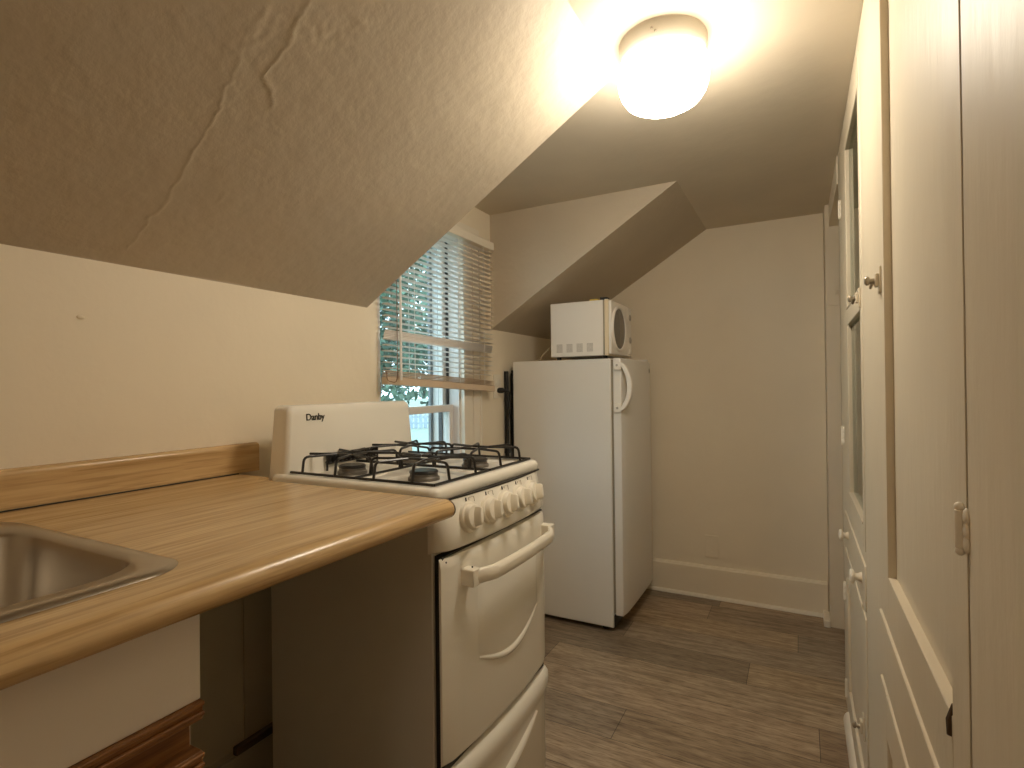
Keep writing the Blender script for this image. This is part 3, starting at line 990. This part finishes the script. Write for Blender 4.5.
    for yc_ in (SYC - 0.117, SYC + 0.117):
        ya_, yb_ = yc_ - 0.114, yc_ + 0.114
        xa_, xb_ = -1.148, -0.690
        gr = MB()
        gr.tube([(xa_, ya_, zf), (xb_, ya_, zf)], r, 6).tube([(xa_, yb_, zf), (xb_, yb_, zf)], r, 6)
        for x in (xa_, xb_, (xa_ + xb_) / 2):
            gr.tube([(x, ya_, zf), (x, yb_, zf)], r, 6)
        for xc_ in (-1.034, -0.803):
            for ex, ey, o in ((0, -1, -1), (0, 1, 1), (1, 0, 1), (-1, 0, -1)):
                for off in (-0.055, 0.055):
                    if ey:
                        p0 = Vector((xc_ + off, ya_ if ey < 0 else yb_, zf)); inner = Vector((xc_ + off * 0.45, yc_ + ey * 0.028, zh))
                        knee = Vector((xc_ + off, p0.y - ey * 0.006, zh))
                    else:
                        ex_ = (xc_ + 0.12 * ex)
                        ex_ = max(min(ex_, xb_), xa_)
                        p0 = Vector((ex_, yc_ + off, zf)); inner = Vector((xc_ + ex * 0.028, yc_ + off * 0.45, zh))
                        knee = Vector((p0.x - ex * 0.006, p0.y, zh))
                    gr.tube(rounded_path([p0, knee, inner], 0.012, 4), r, 6)
                # the pair of fingers is joined at its tips
                if ey:
                    gr.tube([(xc_ - 0.025, yc_ + ey * 0.028, zh), (xc_ + 0.025, yc_ + ey * 0.028, zh)], r, 6)
                else:
                    gr.tube([(xc_ + ex * 0.028, yc_ - 0.025, zh), (xc_ + ex * 0.028, yc_ + 0.025, zh)], r, 6)
        gr.build('grate', M_IRON, t)


stove()


# ---------------------------------------------------------------- refrigerator
def fridge():
    x0, x1, y0, y1, z0, z1 = -1.272, -0.765, 2.404, 2.945, 0.022, 1.257
    t = empty('refrigerator', ((x0 + x1) / 2, (y0 + y1) / 2, 0), 'tall white single-door refrigerator standing by the back wall', 'refrigerator')
    MB().box(x0, x1, y0, y1, z0, z1).build('body', M_FRIDGE, t, bevel=0.004)
    MB().box(x1, x1 + 0.011, y0 + 0.008, y1 - 0.008, 0.09, z1 - 0.006).build('gasket', M_GASKET, t)
    MB().box(x1 - 0.03, x1 + 0.004, y0 + 0.01, y1 - 0.01, 0.024, 0.075).build('kick_plate', M_BLACK, t)
    d = MB()
    xd0, xd1 = x1 + 0.011, x1 + 0.058
    n = 10
    rings = []
    for z, ins in ((0.082, 0.005), (0.087, 0.0), (1.25, 0.0), (1.258, 0.006)):
        lp = []
        for i in range(n + 1):
            u = -1 + 2 * i / n
            y = (y0 + y1) / 2 + u * ((y1 - y0) / 2 - ins * 0.5)
            lp.append((xd1 - 0.004 * u ** 2 - 0.006 * abs(u) ** 12 - ins, y, z))
        lp += [(xd0, y1, z), (xd0, y0, z)]
        rings.append(lp)
    d.loops(rings)
    door = d.build('fridge_door', M_FRIDGE, t, bevel=0.003, angle=50)
    # arched strap handle near the free edge
    h = MB()
    rings = []
    for i in range(21):
        u = i / 20
        z = 1.240 - 0.226 * u
        bulge = math.sin(math.pi * u) ** 0.5 if 0 < u < 1 else 0
        xo = xd1 - 0.016 + 0.058 * bulge
        th = 0.024 - 0.002 * bulge
        rings.append([(xo - th, y0 - 0.012, z), (xo, y0 - 0.013, z), (xo + 0.002, y0 - 0.002, z), (xo, y0 + 0.010, z), (xo - th, y0 + 0.008, z)])
    h.loops(rings)
    for za, zb in ((1.202, 1.243), (1.010, 1.052)):
        h.box(xd0 + 0.006, xd1 - 0.006, y0 - 0.013, y0 + 0.006, za, zb)
    ho = h.build('handle', M_MICRO, door, bevel=0.004, segs=3, angle=60)
    for z in (1.224, 1.030): MB().lathe([(0.0055, 0), (0.004, 0.002)], (xd0 + 0.022, y0 - 0.0135, z), '-Y', 12).build('screw', M_VENT, ho)
    MB().lathe([(0.013, 0), (0.012, 0.002), (0.0, 0.002)], (xd1 - 0.004, y1 - 0.045, 1.208), 'X', 20).build('badge', M_VENT, door)
    MB().box(x1 - 0.02, xd0 + 0.03, y1 - 0.05, y1 - 0.01, z1, z1 + 0.012).build('hinge_cover', M_FRIDGE, t, bevel=0.003)
    c = MB()
    for k in range(22):
        z = 0.25 + k * 0.042
        c.tube([(x0 - 0.018, y0 + 0.03, z), (x0 - 0.018, y1 - 0.03, z)], 0.003, 6)
    for k in range(12):
        y = y0 + 0.012 + k * 0.045
        c.tube([(x0 - 0.016, y, 0.22), (x0 - 0.016, y, 1.2)], 0.002, 5)
    c.box(x0 - 0.03, x0, y0 + 0.006, y1 - 0.006, 0.03, 0.22).box(x0 - 0.012, x0, y0 + 0.006, y1 - 0.006, 0.22, 1.215)
    c.build('condenser', M_BLACK, t)
    for x in (x0 + 0.05, x1 - 0.05):
        for y in (y0 + 0.05, y1 - 0.05):
            MB().lathe([(0.02, 0), (0.02, 0.012), (0.012, 0.014), (0.012, 0.0225)], (x, y, 0), 'Z', 14).build('foot', M_BLACK, t)


fridge()


def microwave():
    x0, x1, y0, y1, z0, z1 = -1.064, -0.80, 2.408, 2.752, 1.272, 1.530
    t = empty('microwave_oven', ((x0 + x1) / 2, (y0 + y1) / 2, 1.2575), 'small white microwave oven with round dark window on top of the refrigerator', 'microwave')
    MB().box(x0, x1, y0, y1, z0, z1).build('casing', M_MICRO, t, bevel=0.003)
    MB().box(x1, x1 + 0.007, y0 + 0.003, y1 - 0.003, z0 + 0.003, z1 - 0.003).build('casing_seam', M_GASKET, t)
    MB().box(x1 + 0.007, x1 + 0.026, y0, y1, z0, z1 + 0.002).build('front_frame', M_MICROTRIM, t, bevel=0.003)
    xf = x1 + 0.026
    # door (near part of the front) with a round window
    d = MB()
    d.prism([(xf, y, z) for y, z in [(y0 + 0.002, z0 + 0.006), (y1 - 0.082, z0 + 0.006), (y1 - 0.072, z0 + 0.03), (y1 - 0.066, (z0 + z1) / 2), (y1 - 0.072, z1 - 0.03), (y1 - 0.082, z1 - 0.004), (y0 + 0.002, z1 - 0.004)]], (0.014, 0, 0))
    door = d.build('microwave_door', M_MICRO, t, bevel=0.004, segs=3)
    yc, zc = y0 + 0.110, 1.401
    ring = []
    MB().lathe([(0.0945, 0.0), (0.108, 0.0), (0.106, 0.007), (0.101, 0.010), (0.096, 0.007), (0.0945, 0.0)], (xf + 0.0135, yc, zc), 'X', 48, False).build('window_ring', M_MICRO, door)
    MB().lathe([(0.096, 0.0), (0.096, 0.0045), (0.06, 0.0065), (0.0, 0.007)], (xf + 0.0135, yc, zc), 'X', 48).build('window_disc', M_SMOKE, door)
    MB().box(xf, xf + 0.012, y1 - 0.062, y1, z0 + 0.006, z1 - 0.004).build('control_strip', M_MICRO, t, bevel=0.004)
    for z in (1.475, 1.36):
        MB().lathe([(0.016, 0), (0.015, 0.004), (0.012, 0.005), (0.0, 0.005)], (xf + 0.012, y1 - 0.031, z), 'X', 20).build('dial', M_VENT, t)
    MB().box(xf + 0.012, xf + 0.016, y1 - 0.048, y1 - 0.014, 1.29, 1.315).build('door_button', M_MICRO, t, bevel=0.002)
    for k in range(4):
        v = MB()
        xc = -1.018 + k * 0.0512
        for i in range(6):
            for j in range(7):
                v.box(xc - 0.0145 + i * 0.0051, xc - 0.0145 + i * 0.0051 + 0.0034, y0 - 0.0006, y0 + 0.001, 1.293 + j * 0.0058, 1.293 + j * 0.0058 + 0.0042)
        v.build('vent', M_VENT, t)
    for x in (x0 + 0.03, x1):
        for y in (y0 + 0.03, y1 - 0.03):
            MB().lathe([(0.011, 0), (0.012, 0.0155)], (x, y, 1.2575), 'Z', 12).build('foot', M_BLACK, t)


microwave()
o = MB().loops([rrect(-0.823, -0.787, 2.43, 2.48, 0.012, z, 4) for z in (1.5325, 1.538, 1.546)]).build('plastic_lid', M_BLACK, bevel=0.002)
tag(o, 'small black lid lying at the front edge on top of the microwave', 'lid')
o = MB().loops([rrect(-0.885, -0.84, 2.46, 2.53, 0.008, z, 4) for z in (1.531, 1.536, 1.545)]).build('foam_sponge', M_YELLOW, bevel=0.002)
tag(o, 'small yellow sponge on the microwave, left of the black lid', 'sponge')
a = MB().tube(rounded_path([(-1.20, 2.50, 1.262), (-1.15, 2.47, 1.263), (-1.135, 2.46, 1.285), (-1.10, 2.46, 1.315), (-1.085, 2.52, 1.34), (-1.07, 2.62, 1.35)], 0.03), 0.003, 8)
tag(a.build('appliance_cord', M_CORD), 'thin beige cord looping behind the microwave on the refrigerator top', 'cord')


# ---------------------------------------------------------------- built-in cupboard on the right
def turn_latch(parent, y, z, name='turn_latch', x=XR, s=1.0):
    a = MB()
    a.box(x - 0.004, x, y - 0.011 * s, y + 0.011 * s, z - 0.024 * s, z + 0.024 * s)
    a.box(x - 0.010, x - 0.004, y - 0.008 * s, y + 0.008 * s, z - 0.012 * s, z + 0.012 * s)
    o = a.build(name, M_CUP, parent, bevel=0.002, segs=2)
    b = MB()
    b.tube([(x - 0.010, y, z), (x - 0.019, y, z)], 0.004, 10)
    b.tube([(x - 0.013, y, z - 0.004), (x - 0.014, y + 0.020, z - 0.010)], [0.0035, 0.0025], 8)
    b.ball((x - 0.021, y, z), 0.0085, 0.6, 0.6, 1.0, 14)
    b.build('latch_knob', M_BRASS, o)


def butt_hinge(parent, y, z, x=XR, h=0.05):
    a = MB()
    r = 0.0042
    a.tube([(x - r, y, z - h / 2), (x - r, y, z + h / 2)], r, 12)
    for s in (-1, 1):
        a.ball((x - r, y, z + s * (h / 2 + 0.003)), 0.0042, n=10)
        a.box(x - 0.002, x, y - 0.012 if s < 0 else y, y if s < 0 else y + 0.012, z - h / 2, z + h / 2)
    for k in (-1, 0, 1):
        a.ball((x - 0.001, y - 0.008, z + k * h * 0.36), h * 0.24, 0.35, 0.7, 1.0, 12)
    a.build('hinge', M_TRIM, parent, bevel=0.001)


def round_knob(parent, y, z, x=XR):
    MB().lathe([(0.013, 0), (0.011, 0.004), (0.008, 0.009), (0.009, 0.014), (0.0165, 0.017), (0.018, 0.021), (0.015, 0.025), (0.0, 0.027)], (x, y, z), '-X', 20).build('knob', M_TRIM, parent)


def cupboard():
    Y0, Y1, D = 0.618, 2.295, 0.46
    t = empty('built_in_cupboard', (XR + 0.15, (Y0 + Y1) / 2, 0), 'cream painted built-in cupboard with glazed and panelled doors along the right wall', 'cupboard')
    xf = XR + 0.002
    c = MB()
    c.box(xf, D, Y0, Y0 + 0.012, 0, 1.958).box(xf, D, Y1 - 0.012, Y1, 0, 1.958).box(D - 0.01, D, Y0, Y1, 0, 1.958)
    for z in (0.06, 0.575, 0.72, 1.08, 1.40, 1.70): c.box(xf + 0.03, D - 0.01, Y0 + 0.012, Y1 - 0.012, z, z + 0.014)
    c.box(xf + 0.02, D - 0.01, 1.33, 1.345, 0.06, 1.95)
    c.build('carcass', M_CUP, t)
    f = MB()
    f.box(xf, xf + 0.02, 1.235, 1.515, 0.0, 1.958)                      # between the two columns of doors
    f.box(xf, xf + 0.02, 2.135, Y1, 0.0, 1.958)
    f.box(xf, xf + 0.02, Y0, 0.632, 0.0, 1.958)
    for z0, z1 in ((0.0, 0.06), (0.572, 0.60), (0.695, 0.745), (1.905, 1.958)):
        f.box(xf, xf + 0.02, 0.632, 1.235, z0, z1).box(xf, xf + 0.02, 1.515, 2.135, z0, z1)
    f.build('face_frame', M_CUP, t, bevel=0.0015)

    # glazed door: two panes
    def ring(mb, y0, y1, z0, z1, cuts, sy0, sy1, x0, x1):
        mb.box(x0, x1, y0, y0 + sy0, z0, z1).box(x0, x1, y1 - sy1, y1, z0, z1)
        for a_, b_ in cuts: mb.box(x0, x1, y0 + sy0, y1 - sy1, a_, b_)
        return mb
    g = ring(MB(), 1.505, 2.145, 0.735, 1.915, ((0.735, 0.798), (1.308, 1.362), (1.845, 1.915)), 0.04, 0.20, XR, XR + 0.022)
    gd = g.build('glazed_door', M_CUP, t, bevel=0.0025)
    for z0, z1 in ((0.798, 1.308), (1.362, 1.845)):
        MB().box(XR + 0.011, XR + 0.014, 1.545, 1.945, z0, z1).build('pane', M_CUPGLASS, gd)
        b = MB()
        b.box(XR - 0.002, XR + 0.003, 1.545, 1.945, z0 - 0.006, z0)
        b.build('pane_bead', M_CUP, gd, bevel=0.001)
    turn_latch(gd, 1.535, 1.335)
    for z in (1.72, 0.955): butt_hinge(gd, 2.147, z)
    # panelled door, hung at the near edge and standing slightly proud at the far one
    y0, y1, z0, z1 = 0.622, 1.24, 0.742, 1.915
    hinge = Matrix.Translation((XR + 0.001, y0, 0)) @ Matrix.Rotation(math.radians(0.15), 4, 'Z') @ Matrix.Translation((-XR, -y0, 0))
    p = MB()
    p.box(XR, XR + 0.024, y0, 0.686, z0, z1).box(XR, XR + 0.024, 1.125, y1, z0, z1)
    p.box(XR, XR + 0.024, 0.686, 1.125, z0, 0.797).box(XR, XR + 0.024, 0.686, 1.125, 1.84, z1)
    p.box(XR + 0.0125, XR + 0.02, 0.68, 1.13, 0.79, 1.85)
    p.xform(hinge)
    pd = p.build('panelled_door', M_CUP, t, bevel=0.0015)
    lp = bpy.data.objects
    turn_latch(pd, 1.160, 1.315)
    butt_hinge(pd, 0.621, 1.0, x=XR, h=0.034)
    k = MB().tube([(XR + 0.004, 0.692, 0.806), (XR + 0.001, 0.693, 0.79), (XR, 0.692, 0.775)], [0.003, 0.0045, 0.003], 8)
    k.build('rusty_catch', M_RUST, pd)
    # drawers
    for ya, yb, knobs in ((1.505, 2.145, (1.575, 1.985)), (0.65, 1.24, ())):
        d = MB().box(XR - 0.002, XR + 0.018, ya, yb, 0.596, 0.703).build('drawer_front', M_CUP, t, bevel=0.003)
        for y in knobs: round_knob(d, y, 0.655, XR - 0.002)
    # lower doors
    for ya, yb in ((1.505, 2.145), (0.65, 1.24)):
        d = ring(MB(), ya, yb, 0.055, 0.578, ((0.055, 0.13), (0.50, 0.578)), 0.08, 0.08, XR - 0.002, XR + 0.018)
        d.box(XR + 0.006, XR + 0.014, ya + 0.07, yb - 0.07, 0.12, 0.51)
        dd = d.build('lower_door', M_CUP, t, bevel=0.0025)
        if ya > 1:
            turn_latch(dd, 1.555, 0.30, x=XR - 0.002, s=1.25)
            for z in (0.43, 0.10): butt_hinge(dd, 2.147, z)
    # base shoe
    prof = [(xf, 0.62, 0.0)] + [(xf - 0.017 * math.cos(q), 0.62, 0.030 * math.sin(q)) for q in [math.pi / 2 * i / 6 for i in range(7)]]
    MB().prism(prof, (0, 2.13 - 0.62, 0)).build('base_shoe', M_TRIM, t)


cupboard()
